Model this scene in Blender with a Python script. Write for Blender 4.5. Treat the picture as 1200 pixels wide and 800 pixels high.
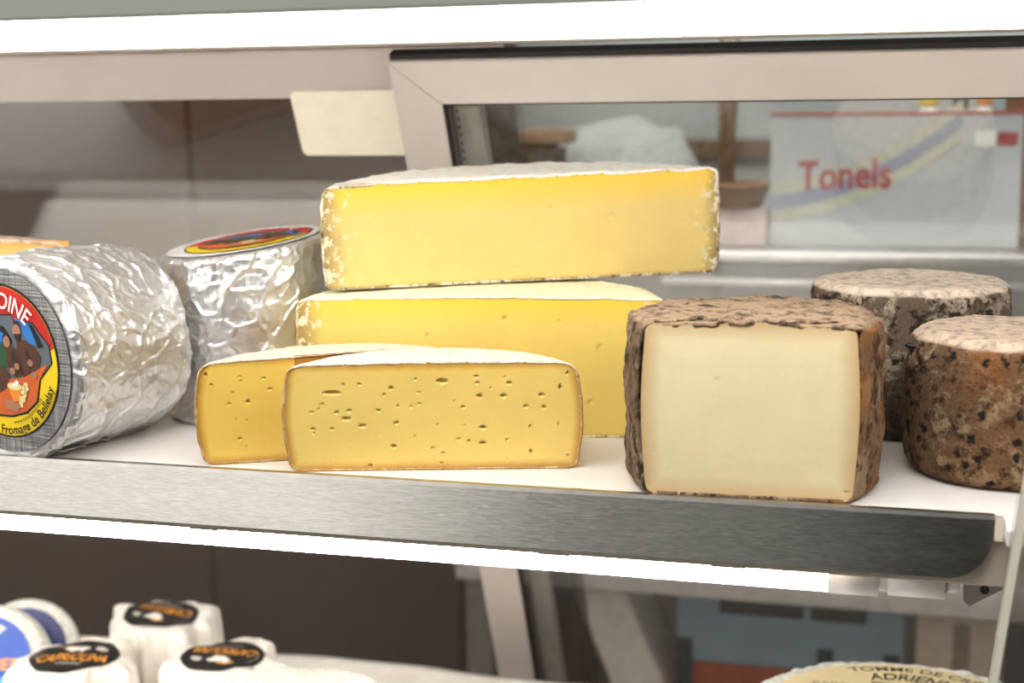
import bpy, bmesh, math, random
from mathutils import Vector, Matrix, noise
random.seed(7)
for o in list(bpy.data.objects): bpy.data.objects.remove(o)
SC = bpy.context.scene
COL = SC.collection
PI = math.pi

# ------------------------------------------------------------------ camera
cam_d = bpy.data.cameras.new('camera'); cam = bpy.data.objects.new('camera', cam_d); COL.objects.link(cam)
cam_d.sensor_width = 36.0; cam_d.lens = 50.01; cam_d.clip_start = 0.02; cam_d.clip_end = 50
cam.matrix_world = Matrix(((0.9652, -0.0318, 0.2595, 0.2442), (0.2610, 0.1779, -0.9488, -0.8868), (-0.0160, 0.9835, 0.1800, 0.2680), (0, 0, 0, 1)))
_r = cam.matrix_world.to_3x3().to_quaternion().to_matrix().to_4x4(); _r.translation = (0.2442, -0.8868, 0.2680); cam.matrix_world = _r
cam_d.dof.use_dof = True; cam_d.dof.focus_distance = 1.0; cam_d.dof.aperture_fstop = 4.9
SC.camera = cam

# ------------------------------------------------------------------ world, light, exposure
W = bpy.data.worlds.new('shop_ambient'); SC.world = W; W.use_nodes = True
W.node_tree.nodes['Background'].inputs[0].default_value = (1.0, 0.955, 0.90, 1)
W.node_tree.nodes['Background'].inputs[1].default_value = 0.36
LAMP = 38.0                                     # radiance of the two fluorescent tubes of the case
ld = bpy.data.lights.new('front_left_fill', 'AREA'); ld.shape = 'RECTANGLE'; ld.size = 2.8; ld.size_y = 1.7; ld.energy = 24; ld.color = (1, 0.95, 0.88)  # added fill light, also the bright reflection at the rail's left
lo = bpy.data.objects.new('front_left_fill', ld); COL.objects.link(lo); lo.location = (-2.1, -2.3, 0.95)
lo.rotation_euler = (Vector((-0.1, 0, 0)) - lo.location).to_track_quat('-Z', 'Y').to_euler()
l3 = bpy.data.lights.new('front_top_fill', 'AREA'); l3.size = 1.4; l3.energy = 36; l3.color = (1, .955, .90)  # fill light added to brighten the front faces of the cheeses
lf = bpy.data.objects.new('front_top_fill', l3); COL.objects.link(lf); lf.location = (-.1, -1.5, 2.0); lf.rotation_euler = (Vector((-.05, 0, .05))-lf.location).to_track_quat('-Z', 'Y').to_euler()
l2 = bpy.data.lights.new('back_fill', 'AREA'); l2.size = 1.2; l2.energy = 27; l2.color = (1, .96, .9)  # fill light added to brighten everything behind the rear glass
lb = bpy.data.objects.new('back_fill', l2); COL.objects.link(lb); lb.location = (.25, .62, 1.45); lb.rotation_euler = (Vector((.15, 1.25, -.2))-lb.location).to_track_quat('-Z', 'Y').to_euler()
SC.view_settings.view_transform = 'Standard'; SC.view_settings.look = 'None'
SC.view_settings.exposure = -0.04; SC.view_settings.gamma = 1.0; SC.view_settings.use_curve_mapping = False

# ------------------------------------------------------------------ helpers
def lin(c):
    return tuple(((v/255.0)/12.92 if v/255.0 <= 0.04045 else ((v/255.0+0.055)/1.055)**2.4) for v in c) + (1.0,)

class NT:
    """small material builder"""
    def __init__(s, name, rough=0.5, metal=0.0, color=(200, 200, 200), spec=0.5):
        s.m = bpy.data.materials.new(name); s.m.use_nodes = True; s.t = s.m.node_tree
        s.b = s.t.nodes['Principled BSDF']
        s.b.inputs['Roughness'].default_value = rough; s.b.inputs['Metallic'].default_value = metal
        s.b.inputs['Base Color'].default_value = lin(color); s.b.inputs['Specular IOR Level'].default_value = spec
        s.tc = s.t.nodes.new('ShaderNodeTexCoord')
    def n(s, t, **k):
        x = s.t.nodes.new(t)
        for a, v in k.items(): setattr(x, a, v)
        return x
    def l(s, a, b): s.t.links.new(a, b)
    def coords(s, scale=(1, 1, 1), loc=(0, 0, 0)):
        mp = s.n('ShaderNodeMapping'); mp.inputs['Scale'].default_value = scale; mp.inputs['Location'].default_value = loc
        s.l(s.tc.outputs['Object'], mp.inputs[0]); return mp.outputs[0]
    def noise(s, scale, detail=4, rough=0.6, stretch=(1, 1, 1), loc=(0, 0, 0), dist=0.0):
        x = s.n('ShaderNodeTexNoise'); x.inputs['Scale'].default_value = scale; x.inputs['Detail'].default_value = detail
        x.inputs['Roughness'].default_value = rough; x.inputs['Distortion'].default_value = dist
        s.l(s.coords(stretch, loc), x.inputs['Vector']); return x.outputs['Fac']
    def voro(s, scale, stretch=(1, 1, 1)):
        x = s.n('ShaderNodeTexVoronoi'); x.inputs['Scale'].default_value = scale
        s.l(s.coords(stretch), x.inputs['Vector']); return x.outputs['Distance']
    def ramp(s, fac, stops):
        r = s.n('ShaderNodeValToRGB'); e = r.color_ramp.elements
        e[0].position, e[0].color = stops[0][0], lin(stops[0][1]); e[1].position, e[1].color = stops[-1][0], lin(stops[-1][1])
        for p, c in stops[1:-1]:
            q = e.new(p); q.color = lin(c)
        s.l(fac, r.inputs[0]); return r.outputs[0]
    def mask(s, fac, a, b):
        r = s.n('ShaderNodeMapRange'); r.inputs[1].default_value = a; r.inputs[2].default_value = b; r.clamp = True
        s.l(fac, r.inputs[0]); return r.outputs[0]
    def math(s, op, a, b):
        x = s.n('ShaderNodeMath', operation=op)
        for i, v in enumerate((a, b)):
            if isinstance(v, (int, float)): x.inputs[i].default_value = v
            else: s.l(v, x.inputs[i])
        return x.outputs[0]
    def mix(s, fac, a, b, mode='MIX'):
        x = s.n('ShaderNodeMix', data_type='RGBA', blend_type=mode)
        for i, v in ((0, fac), (6, a), (7, b)):
            if isinstance(v, (int, float)): x.inputs[i].default_value = v
            elif isinstance(v, tuple): x.inputs[i].default_value = lin(v)
            else: s.l(v, x.inputs[i])
        return x.outputs[2]
    def attr(s, name):
        x = s.n('ShaderNodeAttribute', attribute_name=name); return x.outputs['Fac']
    def color(s, c): s.l(c, s.b.inputs['Base Color']); return s
    def rough(s, f): s.l(f, s.b.inputs['Roughness']); return s
    def bump(s, h, strength=0.4, dist=0.001):
        b = s.n('ShaderNodeBump'); b.inputs['Strength'].default_value = strength; b.inputs['Distance'].default_value = dist
        s.l(h, b.inputs['Height']); s.l(b.outputs[0], s.b.inputs['Normal']); return s

def plain(name, color, rough=0.5, metal=0.0, spec=0.5, var=0.06, scale=60):
    k = NT(name, rough, metal, color, spec)
    f = k.noise(scale, 3)
    k.color(k.ramp(f, [(0.3, tuple(max(0, c*(1-var)) for c in color)), (0.7, tuple(min(255, c*(1+var)) for c in color))]))
    return k.m

def link(name, me, mats, parent=None, smooth=True):
    o = bpy.data.objects.new(name, me); COL.objects.link(o)
    for m in (mats if isinstance(mats, (list, tuple)) else [mats]): me.materials.append(m)
    if smooth:
        me.polygons.foreach_set('use_smooth', [True]*len(me.polygons))
    if parent: o.parent = parent
    return o
def pyd(name, v, f, mats, parent=None, smooth=True, mi=None):
    me = bpy.data.meshes.new(name); me.from_pydata(v, [], f); me.update()
    o = link(name, me, mats, parent, smooth)
    if mi: me.polygons.foreach_set('material_index', mi)
    return o
def bmo(name, bm, mats, parent=None, smooth=False):
    bmesh.ops.recalc_face_normals(bm, faces=bm.faces[:])
    me = bpy.data.meshes.new(name); bm.to_mesh(me); bm.free()
    return link(name, me, mats, parent, smooth)
def tag(o, label=None, cat=None, group=None, kind=None):
    if label: o['label'] = label
    if cat: o['category'] = cat
    if group: o['group'] = group
    if kind: o['kind'] = kind
    return o
def thing(name, label, cat, loc=(0, 0, 0), rz=0.0, group=None, kind=None):
    o = bpy.data.objects.new(name, None); COL.objects.link(o); o.empty_display_size = 0.02
    o.location = loc; o.rotation_euler = (0, 0, math.radians(rz))
    return tag(o, label, cat, group, kind)
def add_box(bm, x0, x1, y0, y1, z0, z1, bev=0.0, seg=2, mtx=None):
    g = bmesh.ops.create_cube(bm, size=1.0)['verts']
    for v in g:
        v.co = Vector((x0+(v.co.x+.5)*(x1-x0), y0+(v.co.y+.5)*(y1-y0), z0+(v.co.z+.5)*(z1-z0)))
    if mtx is not None: bmesh.ops.transform(bm, matrix=mtx, verts=g)
    if bev > 0:
        es = list({e for v in g for e in v.link_edges})
        bmesh.ops.bevel(bm, geom=es, offset=bev, segments=seg, affect='EDGES', profile=0.5)
def box(name, x0, x1, y0, y1, z0, z1, mat, parent=None, bev=0.001, mtx=None, smooth=False):
    bm = bmesh.new(); add_box(bm, x0, x1, y0, y1, z0, z1, bev, 2, mtx); return bmo(name, bm, mat, parent, smooth)
def extrude_poly(name, pts, d, mat, parent=None, axis='y', bev=0.0):
    """solid from a flat outline; axis = direction of the thickness"""
    bm = bmesh.new()
    conv = {'y': lambda p, t: (p[0], t, p[1]), 'z': lambda p, t: (p[0], p[1], t), 'x': lambda p, t: (t, p[0], p[1])}[axis]
    vs = [bm.verts.new(conv(p, d[0])) for p in pts]; f = bm.faces.new(vs)
    r = bmesh.ops.extrude_face_region(bm, geom=[f]); nv = [g for g in r['geom'] if isinstance(g, bmesh.types.BMVert)]
    for v in nv:
        i = {'y': 1, 'z': 2, 'x': 0}[axis]; v.co[i] = d[1]
    if bev: bmesh.ops.bevel(bm, geom=bm.edges[:], offset=bev, segments=2, affect='EDGES')
    return bmo(name, bm, mat, parent)
def tube(name, p0, p1, r, mat, parent=None, seg=24, caps=True, r1=None):
    bm = bmesh.new(); p0 = Vector(p0); p1 = Vector(p1); d = p1-p0
    m = Matrix.Translation((p0+p1)/2) @ d.to_track_quat('Z', 'Y').to_matrix().to_4x4()
    bmesh.ops.create_cone(bm, cap_ends=caps, segments=seg, radius1=r, radius2=r if r1 is None else r1, depth=d.length, matrix=m)
    o = bmo(name, bm, mat, parent)
    for p in o.data.polygons: p.use_smooth = len(p.vertices) == 4
    return o
def lathe(name, prof, mat, parent=None, seg=96, disp=None, squash=1.0, smooth=True, mtx=None):
    """revolve (r, z) profile that starts and ends on the axis"""
    v = []; f = []; n = len(prof)
    def add(x, y, z):
        p = Vector((x, y*squash, z))
        if disp: p = disp(p)
        if mtx is not None: p = mtx @ p
        v.append(tuple(p))
    add(0, 0, prof[0][1])
    for r, z in prof[1:-1]:
        for k in range(seg):
            a = 2*PI*k/seg; add(r*math.cos(a), r*math.sin(a), z)
    add(0, 0, prof[-1][1]); last = len(v)-1
    for k in range(seg):
        k2 = (k+1) % seg
        f.append((0, 1+k2, 1+k)); b = 1+(n-3)*seg; f.append((last, b+k, b+k2))
        for i in range(n-3):
            a = 1+i*seg; f.append((a+k, a+k2, a+seg+k2, a+seg+k))
    return pyd(name, v, f, mat, parent, smooth)
def profile(R, H, re, dome=0.0, bulge=0.0, nside=26, ncap=14, ncor=7, re_top=None):
    rt = re if re_top is None else re_top
    p = [(R-re)*i/ncap for i in range(ncap)]
    P = [(r, 0.0) for r in p]
    for i in range(ncor): a = PI/2*i/(ncor-1); P.append((R-re+re*math.sin(a), re-re*math.cos(a)))
    for i in range(1, nside):
        t = i/nside; P.append((R+bulge*math.sin(PI*t), re+(H-re-rt)*t))
    for i in range(ncor): a = PI/2*i/(ncor-1); P.append((R-rt+rt*math.cos(a), H-rt+rt*math.sin(a)))
    for i in range(1, ncap+1):
        r = (R-rt)*(1-i/ncap); P.append((r, H+dome*(1-(r/(R-rt))**2)))
    return P
def fbm(p, s, seed=0.0, o=3):
    q = p*s+Vector((seed, seed*1.7, seed*.6)); a = 1.0; t = 0.0
    for _ in range(o):
        t += a*noise.noise(q); q = q*2.1; a *= .5
    return t
def ridged(p, s, seed=0.0, o=3):
    q = p*s+Vector((seed, seed*1.3, seed*.7)); a = 1.0; t = 0.0
    for _ in range(o):
        t += a*(1-2*abs(noise.noise(q))); q = q*2.03+Vector((3.1, 1.7, 5.2)); a *= .55
    return t
def crease(p, s, seed=0.0, w=.10):
    q = p*s+Vector((seed, seed*.7, seed*1.9)); q += .35*noise.noise_vector(q*.8)
    d = noise.voronoi(q)[0]; return max(0.0, 1-(d[1]-d[0])/w)

def text_mesh(body, offset=0.0, shear=0.0):
    """flat glyph mesh of a line of lettering: verts (x,y) and faces, cap height about 0.7"""
    cu = bpy.data.curves.new('lettering', 'FONT'); cu.body = body; cu.size = 1.0; cu.offset = offset; cu.shear = shear; cu.resolution_u = 3
    ob = bpy.data.objects.new('lettering', cu); COL.objects.link(ob)
    me = bpy.data.meshes.new_from_object(ob)
    v = [(p.co.x, p.co.y) for p in me.vertices]; f = [tuple(p.vertices) for p in me.polygons]
    bpy.data.objects.remove(ob); bpy.data.meshes.remove(me); bpy.data.curves.remove(cu)
    return v, f
class Flat:
    """printed artwork: thin stacked layers of flat shapes, several materials, one mesh"""
    def __init__(s): s.v = []; s.f = []; s.mi = []
    def poly(s, pts, z, mi):
        bm = bmesh.new(); fc = bm.faces.new([bm.verts.new((p[0], p[1], z)) for p in pts])
        bmesh.ops.triangulate(bm, faces=[fc]); bm.normal_update(); bm.verts.index_update(); b = len(s.v)
        s.v += [tuple(v.co) for v in bm.verts]
        for q in bm.faces:
            ids = [b+v.index for v in q.verts]
            if q.normal.z < 0: ids.reverse()
            s.f.append(tuple(ids)); s.mi.append(mi)
        bm.free()
    def disc(s, r, z, mi, cx=0, cy=0, ry=None, n=64, a0=0, a1=2*PI):
        s.poly([(cx+r*math.cos(a0+(a1-a0)*k/n), cy+(ry or r)*math.sin(a0+(a1-a0)*k/n)) for k in range(n+(0 if abs(a1-a0-2*PI) < 1e-6 else 1))], z, mi)
    def text(s, body, fn, z, mi, offset=0.0, shear=0.0):
        v, f = text_mesh(body, offset, shear); w = max(p[0] for p in v) or 1; b = len(s.v)
        s.v += [(*fn(p[0]/w, p[1]), z) for p in v]; s.f += [tuple(b+i for i in q) for q in f]; s.mi += [mi]*len(f)
    def build(s, name, mats, parent=None, mtx=None, warp=None):
        v = [Vector(p) for p in s.v]
        if warp: v = [warp(p) for p in v]
        if mtx is not None: v = [mtx @ p for p in v]
        return pyd(name, [tuple(p) for p in v], s.f, mats, parent, False, s.mi)

# cut wheel: rind shell and cut paste face, cut along local X at y = 0, body behind it
def cut_wheel(root, prof, R, sag, rind_mat, paste_mat, t=0.0018, amp=0.0008, nscale=60, seed=0.0, pits=(), nu=150, nv=64, planes=None, taper=0.0,
              warp=None, seg=180, facerough=0.0, urange=None, lip=0.0002):
    cy = sag-R
    def disp(p):
        q = p.copy(); rr = math.hypot(p.x, p.y) or 1
        d = amp*fbm(p, nscale, seed)+amp*.6*fbm(p, nscale*4, seed+9, 2)
        k = min(1, rr/R*1.2)
        if p.z < 0.004: d = min(d, 0)*.3
        return q+Vector((p.x/rr*d*k, p.y/rr*d*k, d*(1.0 if p.z > 0.5*prof[-1][1] else .4)))
    tmp = lathe('tmp', prof, rind_mat, None, seg, disp)
    bm = bmesh.new(); bm.from_mesh(tmp.data); me0 = tmp.data; bpy.data.objects.remove(tmp); bpy.data.meshes.remove(me0)
    bmesh.ops.translate(bm, verts=bm.verts[:], vec=(0, cy, 0))
    pl = planes or [((0, 0, 0), (0, -1, 0))]
    for co, no in pl:
        bmesh.ops.bisect_plane(bm, geom=bm.verts[:]+bm.edges[:]+bm.faces[:], plane_co=co, plane_no=no, clear_outer=True)
    for v in bm.verts:
        if v.co.y < .004: v.co.y += .0004*noise.noise(v.co*260)
        v.co.z *= 1+taper*v.co.x
        if warp: v.co = warp(v.co)
    o = bmo('rind', bm, rind_mat, root, True)
    so = o.modifiers.new('crust', 'SOLIDIFY'); so.thickness = t; so.offset = -1
    # paste
    H = prof[-1][1]; c = cy
    side = [(r, z) for r, z in prof if r > R*0.3]
    def rad(z):
        zs = [(zz, rr) for rr, zz in prof]
        best = 0
        for (r0, z0), (r1, z1) in zip(prof, prof[1:]):
            lo, hi = min(z0, z1), max(z0, z1)
            if lo <= z <= hi and hi > lo: best = max(best, r0+(r1-r0)*((z-z0)/(z1-z0)))
        return best
    z0 = t*.5; z1 = H-t*.5-(prof[-1][1]-max(z for r, z in prof if r > R*.9))*.0
    V = []; F = []; E = []; T = []
    for j in range(nv+1):
        tt = j/nv; tt = tt+0.06*math.sin(2*PI*tt)*-1; z = z0+(z1-z0)*tt
        r = max(rad(z)-t*.6, 0); w = math.sqrt(max(r*r-c*c, 0)) if r > abs(c) else 0.0005
        for i in range(nu+1):
            u = -1+2*i/nu; x = u*w
            if urange: x = -w+(urange+w)*(i/nu)
            y = lip
            for (px, pz, pw, ph) in pits:
                dx = (x-px)/(pw*.5+.0003); dz = (z-pz)/(ph*.5+.0003)
                if abs(dx) < 2.2 and abs(dz) < 2.2:
                    d2 = math.sqrt(dx*dx+dz*dz)*(1+.35*noise.noise(Vector((x*900, z*900, px*77))))
                    if d2 < 1.1: y += min(.0034, .0007+ph*1.1)*min(1, max(0, (1.1-d2)/.5))
            y += facerough*fbm(Vector((x, 0, z)), 90, seed, 3)
            zz = z*(1+taper*x)
            p = Vector((x, y, zz))
            if warp: p = warp(p)
            V.append(tuple(p)); E.append(min(w-abs(u)*w if not urange else x+w, z-z0, z1-z)); T.append(z1-z)
    for j in range(nv):
        for i in range(nu):
            a = j*(nu+1)+i; F.append((a, a+1, a+nu+2, a+nu+1))
    po = pyd('paste', V, F, paste_mat, root)
    for nm, arr in (('edge', E), ('fromtop', T)):
        at = po.data.attributes.new(nm, 'FLOAT', 'POINT'); at.data.foreach_set('value', arr)
    return o, po
# ------------------------------------------------------------------ materials
M = {}
M['white_plastic'] = plain('white_plastic', (236, 234, 232), .38, var=.015, scale=9)
M['shelf_white'] = plain('shelf_white', (216, 212, 209), .38, var=.015, scale=9)
M['frame_white'] = plain('frame_white', (192, 182, 174), .35, var=.02, scale=14)
M['beam'] = plain('beam_beige', (176, 164, 150), .45, var=.03, scale=5)
M['rail_grey'] = plain('rail_grey', (160, 166, 158), .4, var=.02, scale=6)
M['body_beige'] = plain('shelf_beige', (176, 166, 152), .4, var=.03, scale=12)
M['dark_gap'] = plain('dark_rubber_or_shade', (26, 23, 21), .6)
M['paper_card'] = plain('cream_card', (238, 230, 208), .6, var=.02, scale=40)
M['black'] = plain('black_print', (22, 20, 19), .45)
def steel():
    k = NT('brushed_steel', .34, 1.0, (188, 187, 182))
    s = k.noise(110, 4, .7, (1, 26, 26)); big = k.noise(9, 4, .6, (1, 4, 4)); sc = k.noise(150, 2, .5, (.25, 6, 6))
    k.color(k.ramp(s, [(.3, (150, 150, 146)), (.7, (196, 195, 190))]))
    k.rough(k.math('ADD', k.math('MULTIPLY', big, .16), k.math('MULTIPLY', s, .20)))
    return k.bump(k.math('ADD', s, k.math('MULTIPLY', sc, .3)), .12, .0004).m
M['steel'] = steel()
M['steel_plain'] = plain('steel_plain', (190, 188, 184), .3, 1.0, var=.05)
def tube_mat():
    k = NT('lamp_light', .4, 0, (255, 255, 255)); k.b.inputs['Emission Color'].default_value = (1, .965, .915, 1); k.b.inputs['Emission Strength'].default_value = LAMP
    return k.m
M['lamp'] = tube_mat()
def glass(name='case_glass', tint=(.98, .985, .983)):
    m = bpy.data.materials.new(name); m.use_nodes = True; t = m.node_tree; t.nodes.clear()
    n = t.nodes.new; out = n('ShaderNodeOutputMaterial'); mx = n('ShaderNodeMixShader'); tr = n('ShaderNodeBsdfTransparent'); gl = n('ShaderNodeBsdfGlossy')
    fr = n('ShaderNodeFresnel'); ge = n('ShaderNodeNewGeometry'); mr = n('ShaderNodeMapRange')
    mr.inputs[3].default_value = 1.85; mr.inputs[4].default_value = 1/1.85   # low-emissivity coated panes
    t.links.new(ge.outputs['Backfacing'], mr.inputs[0]); t.links.new(mr.outputs[0], fr.inputs[0])
    tr.inputs[0].default_value = (*tint, 1); gl.inputs['Roughness'].default_value = .035
    t.links.new(fr.outputs[0], mx.inputs[0]); t.links.new(tr.outputs[0], mx.inputs[1]); t.links.new(gl.outputs[0], mx.inputs[2]); t.links.new(mx.outputs[0], out.inputs[0])
    return m
M['glass'] = glass()

def paste(name, core, near_top, rim, rimw=.006, topw=.016, speck=None, rough=.36, mould=False):
    k = NT(name, rough, 0, core, .45)
    b = k.noise(22, 4); fine = k.noise(420, 3)
    c = k.ramp(b, [(.3, tuple(int(v*.965) for v in core)), (.7, core)])
    wob = k.math('MULTIPLY', k.math('SUBTRACT', k.noise(70, 3), .5), .006)
    if near_top: c = k.mix(k.mask(k.math('ADD', k.attr('fromtop'), wob), topw, .001), c, near_top)
    c = k.mix(k.mask(k.math('ADD', k.attr('edge'), k.math('MULTIPLY', wob, .5)), rimw, .0004), c, rim)
    h = k.math('MULTIPLY', fine, .35)
    if mould:      # grey crust creeping over the cut face from its ends, with white flakes
        fl = k.noise(130, 4, .65, loc=(.3, .1, .2))
        zone = k.mask(k.attr('edge_end'), .046, .004)
        z2 = k.mask(k.math('ADD', k.attr('edge_end'), k.math('MULTIPLY', k.math('SUBTRACT', k.noise(45, 3), .5), .02)), .016, .003)
        c = k.mix(k.math('MULTIPLY', z2, .85), c, (150, 124, 78))
        f = k.mask(k.math('ADD', fl, k.math('MULTIPLY', zone, .19)), .70, .73)
        c = k.mix(k.math('MULTIPLY', f, zone), c, (226, 216, 188)); h = k.math('ADD', h, k.math('MULTIPLY', f, 2.0))
    if speck:
        v = k.voro(speck); d = k.mask(v, .11, .05); c = k.mix(k.math('MULTIPLY', d, .5), c, tuple(min(255, v+22) for v in core))
    return k.color(c).bump(h, .35, .0006).m
M['paste_gruyere'] = paste('paste_hard_yellow', (228, 202, 126), (240, 196, 60), (206, 166, 84), .003, .028, 130, .33, True)
M['paste_gruyere_low'] = paste('paste_hard_yellow_low', (231, 202, 108), (240, 198, 66), (214, 176, 92), .003, .022, 150, .33, True)
M['paste_semi'] = paste('paste_semi_soft', (227, 197, 110), (226, 186, 88), (176, 124, 46), .0065, .008, 170, .34)
M['paste_semi_back'] = paste('paste_semi_soft_back', (230, 194, 94), (222, 178, 76), (180, 124, 44), .0065, .008, 170, .36)
M['paste_tomme'] = paste('paste_ivory', (224, 212, 170), None, (196, 164, 120), .013, .01, 200, .42)
M['paste_slab'] = paste('paste_slab', (228, 182, 104), (220, 160, 80), (200, 140, 66), .006, .01, 100, .4)

def rind(name, base, dark, light, scale=90, dark_at=(.52, .62), light_at=(.56, .66), stretch=(1, 1, 1), top=None, black=None, orange=None, bumpd=.0016, rough=.85, foot=None):
    k = NT(name, rough, 0, base, .2)
    n1 = k.noise(scale, 6, .68, stretch); n2 = k.noise(scale*.42, 5, .65, stretch, (.7, .2, .4)); n3 = k.noise(scale*3.2, 4, .6, stretch)
    c = k.ramp(n3, [(.3, tuple(int(v*.8) for v in base)), (.7, tuple(min(255, int(v*1.12)) for v in base))])
    c = k.mix(k.mask(n2, *light_at), c, light); c = k.mix(k.mask(n1, *dark_at), c, dark)
    if orange:
        om = k.mask(k.noise(17, 3, .5, loc=orange[1]), .46, .62)
        if len(orange) > 2:
            so = k.n('ShaderNodeSeparateXYZ'); k.l(k.tc.outputs['Object'], so.inputs[0]); om = k.math('MULTIPLY', k.mask(so.outputs[0], orange[2], orange[2]+.03), k.math('ADD', om, .25))
        c = k.mix(k.math('MULTIPLY', om, .9), c, orange[0])
    if orange: c = k.mix(k.math('MULTIPLY', k.mask(n1, *dark_at), .6), c, dark)
    if black:
        bl = k.mask(k.math('ADD', k.voro(black), k.math('MULTIPLY', k.noise(190, 4, .7), .9)), .78, .66)
        reg = k.mask(k.noise(24, 3, loc=(.2, .6, .1)), .36, .48)
        c = k.mix(k.math('MULTIPLY', bl, reg), c, (30, 25, 24))
    if foot:        # darker colour towards the foot, its border ragged
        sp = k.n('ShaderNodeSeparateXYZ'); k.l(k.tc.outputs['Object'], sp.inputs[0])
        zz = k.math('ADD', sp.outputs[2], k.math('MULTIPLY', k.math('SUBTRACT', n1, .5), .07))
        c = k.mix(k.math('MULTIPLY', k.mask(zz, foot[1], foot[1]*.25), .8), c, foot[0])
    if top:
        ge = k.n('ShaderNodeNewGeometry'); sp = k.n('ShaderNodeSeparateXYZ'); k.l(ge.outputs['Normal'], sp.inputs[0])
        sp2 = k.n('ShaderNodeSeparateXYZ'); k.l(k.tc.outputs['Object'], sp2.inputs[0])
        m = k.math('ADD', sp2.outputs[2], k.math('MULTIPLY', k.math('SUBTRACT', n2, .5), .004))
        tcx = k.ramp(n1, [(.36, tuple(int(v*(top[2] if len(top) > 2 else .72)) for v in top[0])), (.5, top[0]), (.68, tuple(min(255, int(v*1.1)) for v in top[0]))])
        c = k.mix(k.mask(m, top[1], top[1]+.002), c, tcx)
    h = k.math('ADD', n1, k.math('MULTIPLY', n3, .6))
    return k.color(c).bump(h, .9, bumpd).m
M['rind_hard'] = rind('rind_hard_cheese', (176, 160, 122), (92, 82, 62), (226, 218, 196), 120, (.55, .60), (.50, .55), top=((252, 249, 240), .0800, .92))  # white rind top, whitened further to carry the lamp's glare
M['rind_hard_low'] = rind('rind_hard_cheese_low', (196, 172, 112), (120, 104, 70), (230, 216, 170), 120, (.57, .63), (.50, .56), top=((252, 244, 206), .1035, .92))  # pale top colour carries lamp glare here too
M['rind_washed'] = rind('rind_washed', (184, 148, 92), (136, 102, 58), (206, 184, 146), 240, (.58, .68), (.50, .62), top=((232, 216, 194), .0725, .80), bumpd=.0007)
M['rind_washed_back'] = rind('rind_washed_back', (176, 142, 84), (140, 108, 60), (204, 184, 142), 240, (.58, .68), (.50, .62), top=((226, 208, 182), .0715, .80), bumpd=.0007)
M['rind_block'] = rind('rind_brown_block', (112, 91, 72), (44, 34, 28), (152, 131, 108), 110, (.50, .60), (.54, .62), (1, 1, .6), top=((152, 130, 108), .112, .42), orange=((150, 100, 52), (.35, 0, 0), .03), bumpd=.0022)
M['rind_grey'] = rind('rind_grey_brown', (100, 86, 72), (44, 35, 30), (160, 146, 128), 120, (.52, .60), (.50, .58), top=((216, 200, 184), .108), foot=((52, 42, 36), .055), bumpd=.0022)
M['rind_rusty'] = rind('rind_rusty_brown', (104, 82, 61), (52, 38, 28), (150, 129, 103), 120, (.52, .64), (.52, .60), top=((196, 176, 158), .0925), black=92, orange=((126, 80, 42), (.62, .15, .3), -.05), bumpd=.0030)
M['rind_slab'] = rind('rind_slab', (122, 94, 70), (70, 50, 38), (168, 150, 130), 100, top=((206, 182, 160), .1375))
M['bloomy'] = rind('rind_bloomy_white', (236, 231, 222), (214, 204, 186), (244, 242, 238), 70, (.58, .7), bumpd=.0014, rough=.8)

def foil(name, tint=(242, 242, 243), grid=0.0, rough=.36):
    k = NT(name, rough, 1.0, tint); k.b.inputs['Metallic'].default_value = .9
    big = k.noise(34, 4, .6)
    k.color(k.ramp(big, [(.3, tuple(int(v*.93) for v in tint)), (.7, tint)]))
    gsum = None
    for st in ((1, .02, .02), (.02, .02, 1), (.02, 1, .02)):
        s = k.noise(900, 1, .4, st); gsum = s if gsum is None else k.math('ADD', gsum, s)
    rd = k.n('ShaderNodeTexNoise', noise_type='RIDGED_MULTIFRACTAL'); rd.inputs['Scale'].default_value = 85; rd.inputs['Detail'].default_value = 4; rd.inputs['Roughness'].default_value = .55
    k.l(k.coords(), rd.inputs['Vector'])
    h = k.math('ADD', k.math('MULTIPLY', gsum, .16+grid), k.math('MULTIPLY', rd.outputs['Fac'], 1.1))
    k.rough(k.math('ADD', k.math('MULTIPLY', k.noise(60, 3), .18), rough-.08))
    return k.bump(h, .75, .0016).m
M['foil'] = foil('crumpled_foil')
def foil_face():
    k = NT('foil_ribbed_face', .42, 1.0, (176, 176, 176))
    a = k.noise(620, 2, .5, (1, .03, .03)); b = k.noise(620, 2, .5, (.03, .03, 1)); c = k.noise(620, 2, .5, (.03, 1, .03))
    s = k.math('ADD', a, k.math('ADD', b, c))
    k.color(k.ramp(k.math('MULTIPLY', s, .333), [(.40, (112, 112, 112)), (.56, (200, 200, 200))]))
    return k.bump(s, .7, .0008).m
M['foil_face'] = foil_face()
M['foil_top'] = plain('foil_label_paper', (226, 224, 222), .35, var=.02)
PRINT = {n: plain('print_'+n, c, .42, var=.02) for n, c in dict(black=(24, 21, 20), red=(196, 38, 30), yellow=(240, 206, 24), white=(240, 238, 232), grey=(96, 104, 112), blue=(48, 120, 196),
    green=(46, 84, 52), brown=(84, 52, 36), darkbrown=(54, 34, 26), skin=(168, 120, 92), orange=(206, 98, 40), cheese=(232, 140, 44), cream=(226, 214, 150), royal=(44, 84, 178), sky=(92, 166, 226),
    amber=(238, 160, 62), gold=(226, 174, 74), silver=(196, 192, 186), navy=(34, 46, 110), label=(232, 214, 164), ink=(92, 78, 62), signred=(170, 74, 72), signblue=(150, 160, 178), signyellow=(194, 196, 178), sign=(188, 193, 195), tanbox=(170, 140, 110)).items()}
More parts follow.
